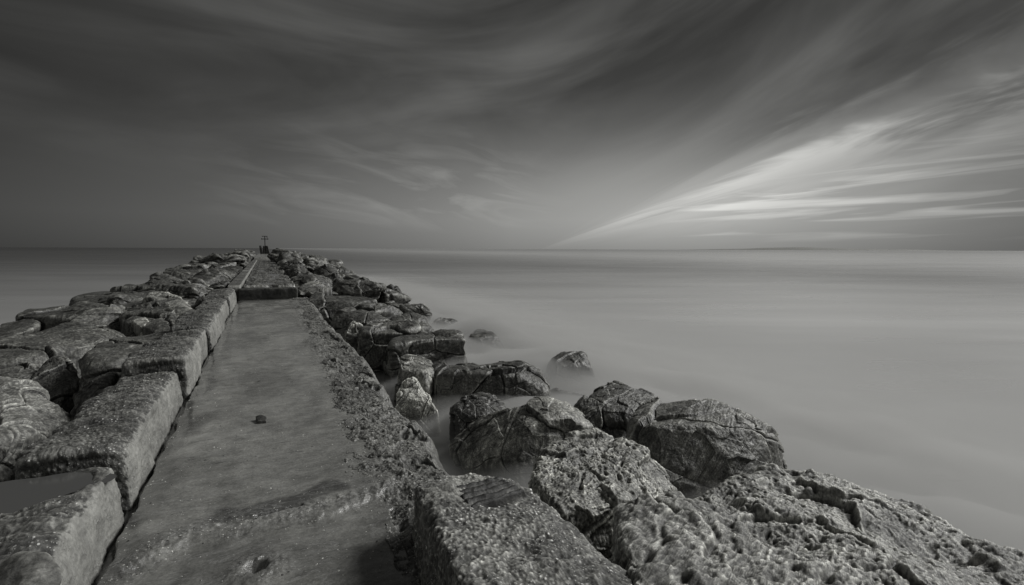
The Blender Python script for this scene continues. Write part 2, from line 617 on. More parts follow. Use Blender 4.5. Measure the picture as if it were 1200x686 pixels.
# clear light low over the horizon, strongest where the hidden sun is
ghor = ramp(nt, azn, [(.0, .05), (.125, .060), (.278, .115), (.383, .19), (.5, .265), (.60, .27), (.688, .26), (.80, .22), (.875, .15), (1.0, .12)])
base = math_n(nt, 'DIVIDE', ghor, math_n(nt, 'ADD', 1.0, math_n(nt, 'POWER', math_n(nt, 'DIVIDE', elev, R(15)), 1.6)))
dip = nd(nt, 'ShaderNodeMapRange', inp={'From Min': 0, 'From Max': R(3.2), 'To Min': .74, 'To Max': 1.0})
L.new(elev, dip.inputs[0])
base = math_n(nt, 'MULTIPLY', base, dip.outputs[0])
# the cloud sheet overhead
lift = nd(nt, 'ShaderNodeMapRange', interpolation_type='SMOOTHSTEP', inp={'From Min': R(1.5), 'From Max': R(19), 'To Min': 0.0, 'To Max': 1.0})
L.new(elev, lift.inputs[0])
amp_n = math_n(nt, 'MULTIPLY', math_n(nt, 'SUBTRACT', nA, .5), .13)
thw = math_n(nt, 'ADD', th, math_n(nt, 'MULTIPLY', amp_n, lift.outputs[0]))
cov = ramp(nt, thw, [(.03, 0.0), (.085, .8), (.13, 1.0), (.84, 1.0), (.90, .45), (.95, 0.0)], 'EASE')
cov = math_n(nt, 'MULTIPLY', cov, lift.outputs[0])
ep = math_n(nt, 'SUBTRACT', elev, math_n(nt, 'MULTIPLY', caz, .20))
ep = math_n(nt, 'SUBTRACT', ep, math_n(nt, 'MULTIPLY', math_n(nt, 'SQRT', math_n(nt, 'ADD', math_n(nt, 'MULTIPLY', caz, caz), .03)), .24))
comb3 = nt.nodes.new('ShaderNodeCombineXYZ')
L.new(math_n(nt, 'MULTIPLY', caz, 1.5), comb3.inputs[0])
L.new(math_n(nt, 'MULTIPLY', ep, 5.5), comb3.inputs[1])
comb3.inputs[2].default_value = CSEED
nC = noise(nt, comb3.outputs[0], 1.2, 5, .5, .7)
mott = math_n(nt, 'MULTIPLY', ramp(nt, nC, [(.34, .50), (.46, .80), (.54, 1.1), (.68, 1.7)]), ramp(nt, nB, [(.3, .94), (.7, 1.07)]))
cside = ramp(nt, azn, [(.0, .38), (.125, .44), (.30, .70), (.5, 1.0), (.7, .9), (.9, .66), (1.0, .62)])
ctop = nd(nt, 'ShaderNodeMapRange', inp={'From Min': R(8), 'From Max': R(34), 'To Min': 1.3, 'To Max': .62})
L.new(elev, ctop.inputs[0])
dark = math_n(nt, 'MULTIPLY', math_n(nt, 'MULTIPLY', .078, cside), math_n(nt, 'MULTIPLY', mott, ctop.outputs[0]))
skyv = math_n(nt, 'ADD', math_n(nt, 'MULTIPLY', base, math_n(nt, 'SUBTRACT', 1.0, cov)), math_n(nt, 'MULTIPLY', dark, cov))
# lit streaks along the edge of the sheet, low on the right
comb4 = nt.nodes.new('ShaderNodeCombineXYZ')
L.new(math_n(nt, 'MULTIPLY', caz, 3.4), comb4.inputs[0])
L.new(math_n(nt, 'MULTIPLY', th, 30.0), comb4.inputs[1])
nS = noise(nt, comb4.outputs[0], .9, 5, .55, 1.0)
comb5 = nt.nodes.new('ShaderNodeCombineXYZ')
L.new(math_n(nt, 'MULTIPLY', caz, 3.0), comb5.inputs[0])
L.new(math_n(nt, 'MULTIPLY', math_n(nt, 'SUBTRACT', elev, math_n(nt, 'MULTIPLY', caz, .035)), 52.0), comb5.inputs[1])
nW = noise(nt, comb5.outputs[0], 1.0, 4, .5, .6)
thb = math_n(nt, 'ADD', th, math_n(nt, 'MULTIPLY', math_n(nt, 'SUBTRACT', nS, .5), .085))
bandm = ramp(nt, thb, [(.845, 0.0), (.880, .25), (.898, 1.0), (.912, .72), (.940, .22), (.97, .05), (1.0, 0.0)], 'EASE')
bandm = math_n(nt, 'MULTIPLY', bandm, ramp(nt, nS, [(.36, .35), (.62, 1.25)]))
wel = ramp(nt, math_n(nt, 'DIVIDE', elev, R(12)), [(.06, 0.0), (.20, .9), (.50, 1.0), (.75, .35), (.95, 0.0)])
wisp = math_n(nt, 'MULTIPLY', math_n(nt, 'MULTIPLY', ramp(nt, nW, [(.50, 0.0), (.66, 1.0)]), wel), ramp(nt, th, [(.885, 0.0), (.91, 1.0)]))
alng = ramp(nt, azn, [(.525, 0.0), (.61, .5), (.68, 1.0), (.77, 1.0), (.875, .68), (1.0, .1)])
bnd = math_n(nt, 'MULTIPLY', math_n(nt, 'ADD', math_n(nt, 'MULTIPLY', bandm, .30), math_n(nt, 'MULTIPLY', wisp, .24)), alng)
skyv = math_n(nt, 'ADD', skyv, bnd)
def sq(x_, c0, w_):
    t_ = math_n(nt, 'DIVIDE', math_n(nt, 'SUBTRACT', x_, c0), w_)
    return math_n(nt, 'MULTIPLY', t_, t_)
gl = math_n(nt, 'EXPONENT', math_n(nt, 'MULTIPLY', math_n(nt, 'ADD', sq(caz, R(19), R(17)), sq(elev, R(4.5), R(5.5))), -1.0))
skyv = math_n(nt, 'ADD', skyv, math_n(nt, 'MULTIPLY', gl, .13))
# faint lit wisps left of the middle
comb6 = nt.nodes.new('ShaderNodeCombineXYZ')
L.new(math_n(nt, 'MULTIPLY', caz, 5.0), comb6.inputs[0])
L.new(math_n(nt, 'MULTIPLY', math_n(nt, 'ADD', elev, math_n(nt, 'MULTIPLY', caz, .16)), 26.0), comb6.inputs[1])
nL = noise(nt, comb6.outputs[0], 1.0, 5, .55, .8)
wl = math_n(nt, 'MULTIPLY', ramp(nt, azn, [(.22, 0.0), (.40, 1.0), (.48, 1.0), (.56, 0.0)]), ramp(nt, math_n(nt, 'DIVIDE', elev, R(14)), [(.12, 0.0), (.3, 1.0), (.6, .7), (1.0, 0.0)]))
skyv = math_n(nt, 'ADD', skyv, math_n(nt, 'MULTIPLY', math_n(nt, 'MULTIPLY', ramp(nt, nL, [(.48, -.35), (.54, .3), (.68, 1.0)]), wl), .085))
# unseen sky behind the camera, brightened as added fill light
back_fill = nd(nt, 'ShaderNodeMapRange', inp={'From Min': -.05, 'From Max': -.6, 'To Min': 0.0, 'To Max': .07})
L.new(Y, back_fill.inputs[0])
skyv = math_n(nt, 'ADD', skyv, back_fill.outputs[0])
nish = nd(nt, 'ShaderNodeTexSky', sky_type='NISHITA', sun_disc=False, sun_elevation=SUN_EL, sun_rotation=SUN_AZ)
bw = nt.nodes.new('ShaderNodeRGBToBW')
L.new(nish.outputs[0], bw.inputs[0])
tot = math_n(nt, 'ADD', math_n(nt, 'MULTIPLY', skyv, 10.0), math_n(nt, 'MULTIPLY', bw.outputs[0], .02))
tint = nt.nodes.new('ShaderNodeCombineColor')
L.new(tot, tint.inputs[0])
L.new(tot, tint.inputs[1])
L.new(math_n(nt, 'MULTIPLY', tot, .965), tint.inputs[2])
bg = nd(nt, 'ShaderNodeBackground', inp={'Strength': .1})
L.new(tint.outputs[0], bg.inputs[0])
wo = nt.nodes.new('ShaderNodeOutputWorld')
L.new(bg.outputs[0], wo.inputs[0])

sun_d = bpy.data.lights.new('sun', 'SUN')
sun_d.energy = 2.9
sun_d.angle = R(18)
sun_d.color = (1, .995, .975)
sun = bpy.data.objects.new('sun', sun_d)
col.objects.link(sun)
sd = Vector((math.sin(SUN_AZ) * math.cos(SUN_EL), math.cos(SUN_AZ) * math.cos(SUN_EL), math.sin(SUN_EL)))
sun.rotation_euler = sd.to_track_quat('Z', 'Y').to_euler()
sun.location = (10, 10, 20)

# ------------------------------------------------------------------ sea
SEA = -1.36
m, nt = new_mat('milky_sea')
L = nt.links
geo = nt.nodes.new('ShaderNodeNewGeometry')
v = mapping(nt, geo.outputs['Position'], (.05, .05, .05), (0, 0, YAW))
v2 = mapping(nt, v, (.5, 1.8, 1))
n1 = noise(nt, v2, 1.5, 3, .5, .4)
n2 = noise(nt, mapping(nt, v, (1.5, 6, 1)), 2.0, 3, .5, .4)
c = ramp(nt, n1, [(.3, .07), (.7, .10)])
ln = nd(nt, 'ShaderNodeVectorMath', operation='LENGTH')
L.new(geo.outputs['Position'], ln.inputs[0])
far = nd(nt, 'ShaderNodeMapRange', inp={'From Min': 60, 'From Max': 900, 'To Min': 1.0, 'To Max': .62})
L.new(ln.outputs['Value'], far.inputs[0])
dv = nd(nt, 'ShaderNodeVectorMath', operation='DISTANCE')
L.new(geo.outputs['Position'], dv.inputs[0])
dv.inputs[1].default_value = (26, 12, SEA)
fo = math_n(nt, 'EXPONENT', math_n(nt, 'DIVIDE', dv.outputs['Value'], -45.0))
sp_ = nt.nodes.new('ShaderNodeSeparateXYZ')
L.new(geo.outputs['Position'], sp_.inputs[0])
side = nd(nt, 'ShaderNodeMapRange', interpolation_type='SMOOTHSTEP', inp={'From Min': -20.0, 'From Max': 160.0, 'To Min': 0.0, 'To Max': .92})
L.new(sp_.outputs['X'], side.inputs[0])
milk_sheen = math_n(nt, 'MAXIMUM', math_n(nt, 'MULTIPLY', fo, 1.1, clamp=True), side.outputs[0])  # milky water; bright sky reflection on the right painted into its colour
milk_sheen = math_n(nt, 'MULTIPLY', milk_sheen, ramp(nt, n1, [(.3, .74), (.7, 1.0)]))
c = mixc(nt, milk_sheen, c, .62)
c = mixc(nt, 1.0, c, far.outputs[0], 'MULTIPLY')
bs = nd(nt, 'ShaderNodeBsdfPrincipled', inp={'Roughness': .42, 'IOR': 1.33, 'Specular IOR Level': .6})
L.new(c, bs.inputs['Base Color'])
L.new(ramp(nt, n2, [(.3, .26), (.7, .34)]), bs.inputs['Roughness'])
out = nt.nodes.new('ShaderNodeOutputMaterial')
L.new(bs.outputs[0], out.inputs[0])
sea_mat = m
rad = np.concatenate([[0], np.geomspace(4, 40000, 60)])
ang = np.linspace(0, 2 * math.pi, 97)[:-1]
vs = [(0, 0, SEA)]
for r_ in rad[1:]:
    for a_ in ang:
        vs.append((r_ * math.cos(a_), r_ * math.sin(a_), SEA))
fs = [(0, 1 + i, 1 + (i + 1) % 96) for i in range(96)]
for k in range(len(rad) - 2):
    for i in range(96):
        a0 = 1 + k * 96 + i; a1 = 1 + k * 96 + (i + 1) % 96
        fs.append((a0, a0 + 96, a1 + 96, a1))
tag(link_mesh('sea', np.array(vs), fs, sea_mat), kind='structure', label='smooth misty sea blurred by a long exposure')

# headland on the horizon
hx, hn = [], 60
dh = 9000.0
T = np.linspace(0, 1, hn)
prof = (np.sin(T * math.pi) ** .7) * (20 + 34 * np.exp(-((T - .42) / .16) ** 2) + 8 * perlin(np.stack([T * 9, T * 0, T * 0], 1)))
vs, fs = [], []
for i, t in enumerate(T):
    a = math.atan((790 + 330 * t - 600) / F) + YAW
    for r_, k in ((dh, 0.0), (dh + 300, .7), (dh + 900, 1.0), (dh + 2500, 0.0)):
        vs.append((r_ * math.sin(a), r_ * math.cos(a), SEA - .5 + prof[i] * k))
hm = rock_mat('far_land', .20, .24, weed=-99, bump=0)  # pale land colour has the distance haze painted in
tag(link_mesh('headland', np.array(vs), grid_faces(hn, 4), hm), kind='structure', label='long low headland faint on the right horizon')

# ------------------------------------------------------------------ walkway slab
XL, XR = -.80, .78


def seg_dist(px, py, poly):
    """distance from points to a polyline in xy"""
    best = np.full(len(px), 1e9)
    for (a, b) in zip(poly[:-1], poly[1:]):
        d = b - a
        t = np.clip(((px - a[0]) * d[0] + (py - a[1]) * d[1]) / (d @ d), 0, 1)
        best = np.minimum(best, np.hypot(px - a[0] - t * d[0], py - a[1] - t * d[1]))
    return best


def poly_xy(pts, z=0):
    return [P(x, y, z)[:2] for x, y in pts]


def slab_h(x, y):
    q = np.stack([x, y, x * 0], 1)
    wp = fbm(q * 2.5, 3)
    h = fbm(q * np.array([.8, 1.6, 1]), 3) * .008
    h += fbm(q * np.array([3, 12, 1]), 4, .5) * .0011          # brushed across
    shell = np.zeros(len(x))
    # broken, shelly band crossing the slab near the camera
    band = seg_dist(x + wp * .04, y + wp * .06, poly_xy([(140, 668), (215, 628), (290, 612), (370, 597), (420, 583), (470, 560)]))
    b = sstep(.17, .03, band)
    shell = np.maximum(shell, b * .9)
    h += b * (.006 + ridged(q * 14, 3) * .006)
    # step-line of the broken screed
    ln_ = seg_dist(x, y + wp * .004, poly_xy([(258, 617), (300, 607), (352, 592)]))
    h -= sstep(.022, .0, ln_) * .028
    # near slab lies lower than the band
    bl = np.array(poly_xy([(85, 686), (215, 632), (370, 604), (470, 566)]))
    yb = np.interp(x, bl[:, 0], bl[:, 1]) + wp * .03
    near = sstep(yb, yb - .08, y)
    h -= near * .022
    # scar around the hole
    hc = P(300, 662, 0)
    dh_ = np.hypot((x - hc[0]) * 1.0, (y - hc[1]) * 1.0) + wp * .03
    sc = sstep(.19, .06, dh_)
    shell = np.maximum(shell, sc * .75)
    h += sc * (.012 + ridged(q * 16, 3) * .008)
    h -= sstep(.055, .02, np.hypot(x - hc[0], (y - hc[1])) + wp * .015) * .06
    # cracks far along
    for line in ([(300, 361), (322, 360), (345, 358)], [(262, 452), (290, 450), (300, 447)], [(300, 393), (312, 392)]):
        pl = poly_xy(line)
        h -= sstep(.05, .0, seg_dist(x, y + wp * .05, pl)) * .03
    # right margin and left margin roughen
    ed = sstep(.52, .74, x + wp * .12)
    shell = np.maximum(shell, ed)
    h += ed * ridged(q * 9, 4) * .012
    lf = sstep(-.62, -.78, x + wp * .05)
    h -= lf * .02 + sstep(-.735, -.76, x + wp * .03) * .06
    tr = np.array(poly_xy([(466, 590), (511, 686), (530, 730)]))
    xt = np.interp(y, tr[::-1, 1], tr[::-1, 0])
    h -= sstep(.035, .0, np.abs(x - xt + .02) + wp * .01) * .08 * (y < tr[0, 1])
    damp = .8 * sstep(-.50, -.70, x + wp * .12)
    damp = np.maximum(damp, sstep(4.6, 2.6, y + wp * .5) * (.35 + .4 * perlin(q * np.array([1.2, 2.5, 1]))))
    dz = seg_dist(x, y + wp * .1, poly_xy([(265, 606), (310, 596), (360, 582), (390, 570)]))
    damp = np.maximum(damp, 1.2 * sstep(.14, .05, dz))
    shell = shell * (1 - .8 * sstep(.14, .05, dz))
    damp = np.maximum(damp, near * (.35 + .5 * perlin(q * 2 + 3)))
    damp = np.maximum(damp, .9 * sstep(16.0, 16.5, y))
    return h, shell, np.clip(damp, 0, 1)


ys = np.concatenate([np.linspace(1.0, 6, 900), np.linspace(6.02, 16.6, 500)])
xs = np.linspace(XL, XR, 260)
gx, gy = np.meshgrid(xs, ys, indexing='ij')
x, y = gx.ravel(), gy.ravel()
h, shl, dmp = slab_h(x, y)
V = np.stack([x, y, h], 1)
# closed underside so the slab has thickness
nu, nv = len(xs), len(ys)
Fg = grid_faces(nu, nv)
V2 = V.reshape(nu, nv, 3)
edge = np.concatenate([V2[:, 0], V2[-1, 1:], V2[:-1, -1][::-1], V2[0, 1:-1][::-1]])
ei = np.concatenate([np.arange(nu) * nv, (nu - 1) * nv + np.arange(1, nv), (np.arange(nu - 1) * nv + nv - 1)[::-1], np.arange(1, nv - 1)[::-1]])
low = edge.copy(); low[:, 2] = -1.6
k = len(V)
ring = np.arange(len(ei))
sk = np.stack([ei, k + ring, k + (ring + 1) % len(ei), np.roll(ei, -1)], 1)
V = np.concatenate([V, low])
walk = link_mesh('walkway', V, np.concatenate([Fg, sk]), MAT['slab'], attrs={'shell': np.concatenate([shl, np.zeros(len(low))]), 'damp': np.concatenate([dmp, np.zeros(len(low))])})
tag(walk, kind='structure', label='wet concrete walkway slab running out along the jetty')

# crusted ledge along the right side of the slab
edge_r = np.array([P(*q_, 0)[:2] for q_ in [(560, 610), (528, 548), (505, 505), (470, 478), (447, 448), (430, 420), (412, 402), (395, 388), (380, 372), (368, 356)]])
edge_l = np.array([P(*q_, 0)[:2] for q_ in [(470, 610), (462, 592), (425, 545), (405, 500), (392, 470), (385, 440), (372, 410), (360, 385), (352, 368), (345, 356)]])
ys = np.concatenate([np.linspace(1.6, 7, 800), np.linspace(7.02, 16.8, 420)])
us = np.concatenate([np.linspace(-.25, 1, 230), np.linspace(1.005, 1.22, 60), np.linspace(1.25, 1.6, 20)])
gu, gy = np.meshgrid(us, ys, indexing='ij')
u, y = gu.ravel(), gy.ravel()
xl = np.interp(y, edge_l[:, 1], edge_l[:, 0])
xr = np.interp(y, edge_r[:, 1], edge_r[:, 0])
q = np.stack([u * .6, y, u * 0], 1)
xr = xr + .07 * fbm(np.stack([y * 1.7, y * 0, y * 0], 1), 4) + .05 * perlin(np.stack([y * 5, y * 0, y * 0], 1))
xl = xl + .05 * fbm(np.stack([y * 2.1, y * 0 + 9, y * 0], 1), 4)
x = xl + (xr - xl) * u
q = np.stack([x, y, x * 0], 1)
h = sstep(-.25, .25, u) * .030 - .030 + fbm(q * 1.6, 3) * .022 + ridged(q * 4.2, 5, .55) * .013 + fbm(q * 20, 3, .6) * .008 - sstep(.35, .05, worley(q * 9)) * .015
ch_, e_ = cells(np.stack([x * 2.2, y * 1.7, x * 0], 1) + fbm(q * 2, 3)[:, None] * .35)
h += ch_ * .05 * sstep(0, .12, e_) * sstep(-.1, .3, u)
h -= sstep(.78, 1.03, u) ** 2 * .14
h -= sstep(.98, 1.22, u) * .75 + sstep(1.2, 1.6, u) * .9
led = link_mesh('rock_ledge', np.stack([x, y, h], 1), grid_faces(len(us), len(ys)), MAT['ledge'], attrs={'shell': np.clip(.10 + .5 * sstep(.4, -.05, u) + .9 * perlin(q * np.array([1.6, 1.2, 1])), 0, 1) * (u < 1.02)})
tag(led, 'rough shell-crusted rock ledge along the right edge of the walkway', 'rock ledge')

# upper walkway beyond the step
def box_heights(name, x0, x1, y0, y1, zt, zb, nx, ny, fn, mat, attr=True, **kw):
    xs = np.linspace(x0, x1, nx)
    ys = np.linspace(y0, y1, ny) if y1 - y0 < 20 else np.geomspace(y0, y1, ny)
    gx, gy = np.meshgrid(xs, ys, indexing='ij')
    x, y = gx.ravel(), gy.ravel()
    h, s = fn(x, y)
    V = np.stack([x, y, zt + h], 1)
    nu, nv = nx, ny
    V2 = V.reshape(nu, nv, 3)
    edge = np.concatenate([V2[:, 0], V2[-1, 1:], V2[:-1, -1][::-1], V2[0, 1:-1][::-1]])
    ei = np.concatenate([np.arange(nu) * nv, (nu - 1) * nv + np.arange(1, nv), (np.arange(nu - 1) * nv + nv - 1)[::-1], np.arange(1, nv - 1)[::-1]])
    low = edge.copy(); low[:, 2] = zb
    ring = np.arange(len(ei))
    sk = np.stack([ei, len(V) + ring, len(V) + (ring + 1) % len(ei), np.roll(ei, -1)], 1)
    o = link_mesh(name, np.concatenate([V, low]), np.concatenate([grid_faces(nu, nv), sk]), mat, attrs={'shell': np.concatenate([s, s[:1].repeat(len(low)) * 0])})
    return o


def rough_top(x, y):
    q = np.stack([x, y, x * 0], 1)
    return fbm(q * np.array([1.5, .8, 1]), 4) * .06 + ridged(q * np.array([3, 2, 1]), 4) * .045, np.clip(.5 + perlin(q * .8), 0, 1)


def calm_top(x, y):
    q = np.stack([x, y, x * 0], 1)
    return fbm(q * 1.2, 3) * .015, np.clip(.2 + perlin(q * .8) * .5, 0, 1)


PUD, nt = new_mat('puddle_water')
bs = nd(nt, 'ShaderNodeBsdfPrincipled', inp={'Base Color': (.06, .06, .059, 1), 'Roughness': .08})
out = nt.nodes.new('ShaderNodeOutputMaterial')
nt.links.new(bs.outputs[0], out.inputs[0])
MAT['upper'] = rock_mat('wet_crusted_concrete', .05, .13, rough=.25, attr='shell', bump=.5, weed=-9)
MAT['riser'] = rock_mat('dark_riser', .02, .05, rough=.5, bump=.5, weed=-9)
tag(box_heights('upper_walkway', -.60, .80, 16.9, 54, .33, -1.6, 60, 500, rough_top, MAT['upper']), kind='structure', label='raised crusted slab beyond the step')
tag(box_heights('end_walkway', -.95, 1.35, 54.1, 92, .63, -1.6, 40, 120, calm_top, MAT['slab']), kind='structure', label='pale raised slab at the far end of the jetty')
for (cy_, ry_, cx_, rx_) in ((22, 4.8, .08, .55), (33, 6, .1, .55), (45, 6, .1, .55)):
    vs_p = [(cx_, cy_, .372)] + [(cx_ + rx_ * math.copysign(abs(math.cos(t_)) ** .5, math.cos(t_)), cy_ + ry_ * math.sin(t_), .372) for t_ in np.linspace(0, 2 * math.pi, 41)[:-1]]
    tag(link_mesh('puddle_water', np.array(vs_p), [(0, 1 + k_, 1 + (k_ + 1) % 40) for k_ in range(40)], PUD), kind='structure', label='shallow puddle standing on the raised walkway')
pts = [(a, b, c_) for a in (-.72, .85) for b in (16.55, 16.95) for c_ in (-1.5, .33)]
tag(rock('step_block', pts, MAT['riser'], 60, 'barnacle', 40, 3.1, amp=.6), 'dark stone step across the walkway where the slab rises', 'stone step')

# ------------------------------------------------------------------ kerb blocks on the left
kerb_y = [1.3, 3.62, 4.34, 6.15, 7.5, 8.9, 11.3, 13.9, 16.4]
ztops = [.285, .33, .29, .365, .29, .355, .30, .36]
klab = ['nearest left kerb block with a small pool on its crusted top',
        'short left kerb block with a bright worn inner edge, beyond the pool',
        'long dark-topped left kerb block beside the pale split boulder',
        'left kerb block with a pale smooth inner face, third beyond the pool',
        'left kerb block with a chipped rounded near corner, fourth beyond the pool',
        'dark left kerb block with cross cracks, fifth beyond the pool',
        'dark left kerb block second before the step in the walkway',
        'dark left kerb block butting against the step in the walkway']
for i in range(8):
    y0, y1 = kerb_y[i] + .02 + .014 * min(i, 4), kerb_y[i + 1] - .02 - .014 * min(i, 4)
    xr_ = -.775 + (-.02, .01, -.03, .015, -.05, .02, -.045, .01)[i]
    xt_ = xr_ - .045
    xl_ = -1.30 + random.uniform(-.05, .05) - (.28 if i == 0 else 0)
    zt = ztops[i]
    pts = [(xr_, y0, -1.2), (xr_, y1, -1.2), (xl_, y0, -1.2), (xl_, y1, -1.2), (xt_, y0, zt + random.uniform(-.02, .0)), (xt_, y1, zt), (xl_, y0, zt - .04), (xl_, y1, zt - .05),
           (xr_, y0, zt - .06), (xr_, y1, zt - .06)]
    dents = []
    if i == 0:
        dents = []

    def kx(pos, nrm, i=i):
        # breaks and chips across the top, smoother inner face
        q_ = pos + i * 7.7
        up = sstep(.3, .8, nrm[:, 2])
        return up * (ridged(q_ * np.array([1.0, 4, 1]), 4) * .022 + fbm(q_ * np.array([1.5, 5, 2]), 4) * .025 + fbm(q_ * 12, 3) * .008)
    o = rock('kerb_block', pts, MAT['kerb'], 200 if i < 3 else 140, 'barnacle', 15, 2.0 + i * 1.3, dents, .8, extra=kx, flatten=(-1.10, 3.32, .25, .22, .258) if i == 0 else None)
    tag(o, klab[i], 'kerb block', 'left kerb blocks')

# narrow kerb beyond the step
ky = [16.7]
while ky[-1] < 52:
    ky.append(ky[-1] + random.uniform(2.2, 4.2))
kproto = []
for i in range(len(ky) - 1):
    y0, y1 = ky[i] + .03, ky[i + 1] - .03
    pts = [(a, b, c_) for a in (-1.02, -.66) for b in (y0, y1) for c_ in (-1.2, .42)]
    o = rock('kerb_block', pts, MAT['kerb'], 24, 'barnacle', 30, 5.5 + i, amp=.5)
    tag(o, 'narrow kerb block in the row left of the raised walkway beyond the step', 'kerb block', 'narrow kerb blocks beyond the step')

# pool on the kerb
m, nt = new_mat('pool_water')
bs = nd(nt, 'ShaderNodeBsdfPrincipled', inp={'Base Color': (.085, .085, .083, 1), 'Roughness': .12})
out = nt.nodes.new('ShaderNodeOutputMaterial')
nt.links.new(bs.outputs[0], out.inputs[0])
pool_mat = m


def pool(name, cx, cy, z, rx, ry, rot, label, seed=0):
    vs, n_ = [(cx, cy, z)], 40
    for k_ in range(n_):
        a_ = 2 * math.pi * k_ / n_
        f_ = 1 + .18 * math.sin(3 * a_ + seed) + .1 * math.sin(5 * a_ + 2 * seed)
        x_, y_ = rx * f_ * math.cos(a_), ry * f_ * math.sin(a_)
        vs.append((cx + x_ * math.cos(rot) - y_ * math.sin(rot), cy + x_ * math.sin(rot) + y_ * math.cos(rot), z))
    fs_ = [(0, 1 + k_, 1 + (k_ + 1) % n_) for k_ in range(n_)]
    return tag(link_mesh(name, np.array(vs), fs_, pool_mat), kind='structure', label=label)


pool('pool_water', -1.10, 3.32, .258, .27, .24, .1, 'small pool lying on the nearest left kerb block', 1)

# broken shell and grit lying on the stone: small pale chips dropped on whatever is below
def scatter_grit(targets, n_, name, label, box, lo_, hi_, mat, test=None, seed=5):
    from mathutils.bvhtree import BVHTree
    trees = []
    for t_ in targets:
        me = t_.data
        co = np.empty(len(me.vertices) * 3, dtype=np.float32)
        me.vertices.foreach_get('co', co)
        co = co.reshape(-1, 3) + np.array(t_.location)
        fi = np.empty(len(me.loops), dtype=np.int32)
        me.loops.foreach_get('vertex_index', fi)
        trees.append(BVHTree.FromPolygons(co.tolist(), fi.reshape(-1, 4).tolist()))
    rs = np.random.RandomState(seed)
    vs, fs = [], []
    for _ in range(n_):
        dist = rs.uniform(0, 1) ** 1.6
        x_ = rs.uniform(box[0], box[1]); y_ = box[2] + (box[3] - box[2]) * dist
        if test is not None and not test(x_, y_, rs):
            continue
        best = None
        for t_ in trees:
            hit = t_.ray_cast(Vector((x_, y_, 1.0)), Vector((0, 0, -1)))
            if hit[0] is not None and (best is None or hit[0].z > best.z) and hit[1].z > .5:
                best = hit[0]
        if best is None or best.z < -.25:
            continue
        r_ = lo_ + (hi_ - lo_) * rs.rand() ** 3
        a_ = rs.uniform(0, 6.28)
        k0 = len(vs)
        m_ = 6
        for k_ in range(m_):
            f_ = r_ * rs.uniform(.6, 1.15)
            vs.append((best.x + f_ * math.cos(a_ + k_ * 6.283 / m_), best.y + .8 * f_ * math.sin(a_ + k_ * 6.283 / m_), best.z + rs.uniform(-.2, .25) * r_))
        vs.append((best.x + .2 * r_, best.y, best.z + r_ * rs.uniform(.35, .8)))
        vs.append((best.x, best.y, best.z - .4 * r_))
        for k_ in range(m_):
            fs.append((k0 + k_, k0 + (k_ + 1) % m_, k0 + m_))
            fs.append((k0 + (k_ + 1) % m_, k0 + k_, k0 + m_ + 1))
    o_ = link_mesh(name, np.array(vs), fs, mat, smooth=False)
    return tag(o_, label, kind='stuff')


GRIT = rock_mat('broken_shell', .28, .62, rough=.5, bump=.2, weed=-9, wear_shade=0, fine=2)
DGRIT = rock_mat('dark_grit', .03, .10, rough=.5, bump=.2, weed=-9, wear_shade=0, fine=2)
_bandpl = poly_xy([(140, 668), (215, 628), (290, 612), (370, 597), (420, 583), (470, 560)])


def on_band(x_, y_, rs):
    d = seg_dist(np.array([x_]), np.array([y_]), _bandpl)[0]
    return rs.rand() < .10 + .9 * math.exp(-(d / .08) ** 2) + .5 * max(0, min(1, (x_ - .4) / .3)) + (.35 if x_ < -.68 else 0)


scatter_grit([walk, led], 14000, 'shell_grit', 'pale broken shell and grit strewn over the slab and ledge', (-.74, 1.15, 1.7, 9.0), .002, .008, GRIT, on_band, 5)
scatter_grit([walk, led], 5000, 'dark_grit', 'dark grit and weed crumbs strewn over the slab and ledge', (-.74, 1.15, 1.7, 9.0), .002, .010, DGRIT, on_band, 6)

# ------------------------------------------------------------------ near boulders, right side
def B(label, top, zb, mat, n=110, style='facet', p=12, seed=1.0, splay=1.12, shift=(0, 0), mid=None, dents=(), amp=1.0, group=None, name='boulder', cat='boulder', extra=None, toward=.12):
    o = rock(name, shape(top, zb, splay, shift, mid, toward), MAT[mat], n, style, p, seed, dents, amp, extra=extra)
    tag(o, label, cat, group)
    return o


# the big shelly block in the foreground: its inner face lines up with the walkway
def kx(pos, nrm):
    up = sstep(.3, .8, nrm[:, 2])
    up = up * (1 - np.exp(-(np.linalg.norm(pos - P(572, 582, .28), axis=1) / .17) ** 2))
    return up * (fbm(pos * 2.5, 5) * .022 + ridged(pos * 7, 4) * .005 - sstep(.3, .05, worley(pos * 6)) * .012)


blk = B('large shell-speckled concrete block at the walkway edge with a dark grooved patch on top',
        [(478, 566, .27), (545, 545, .27), (605, 560, .24), (650, 598, .2), (760, 690, .2), (800, 760, .2), (575, 760, .30), (492, 590, .29)], -1.3, 'shellblock', 240, 'barnacle', 20, 4.2, 1.03,
        extra=kx, dents=[(572, 580, .28, .085, -.05)])
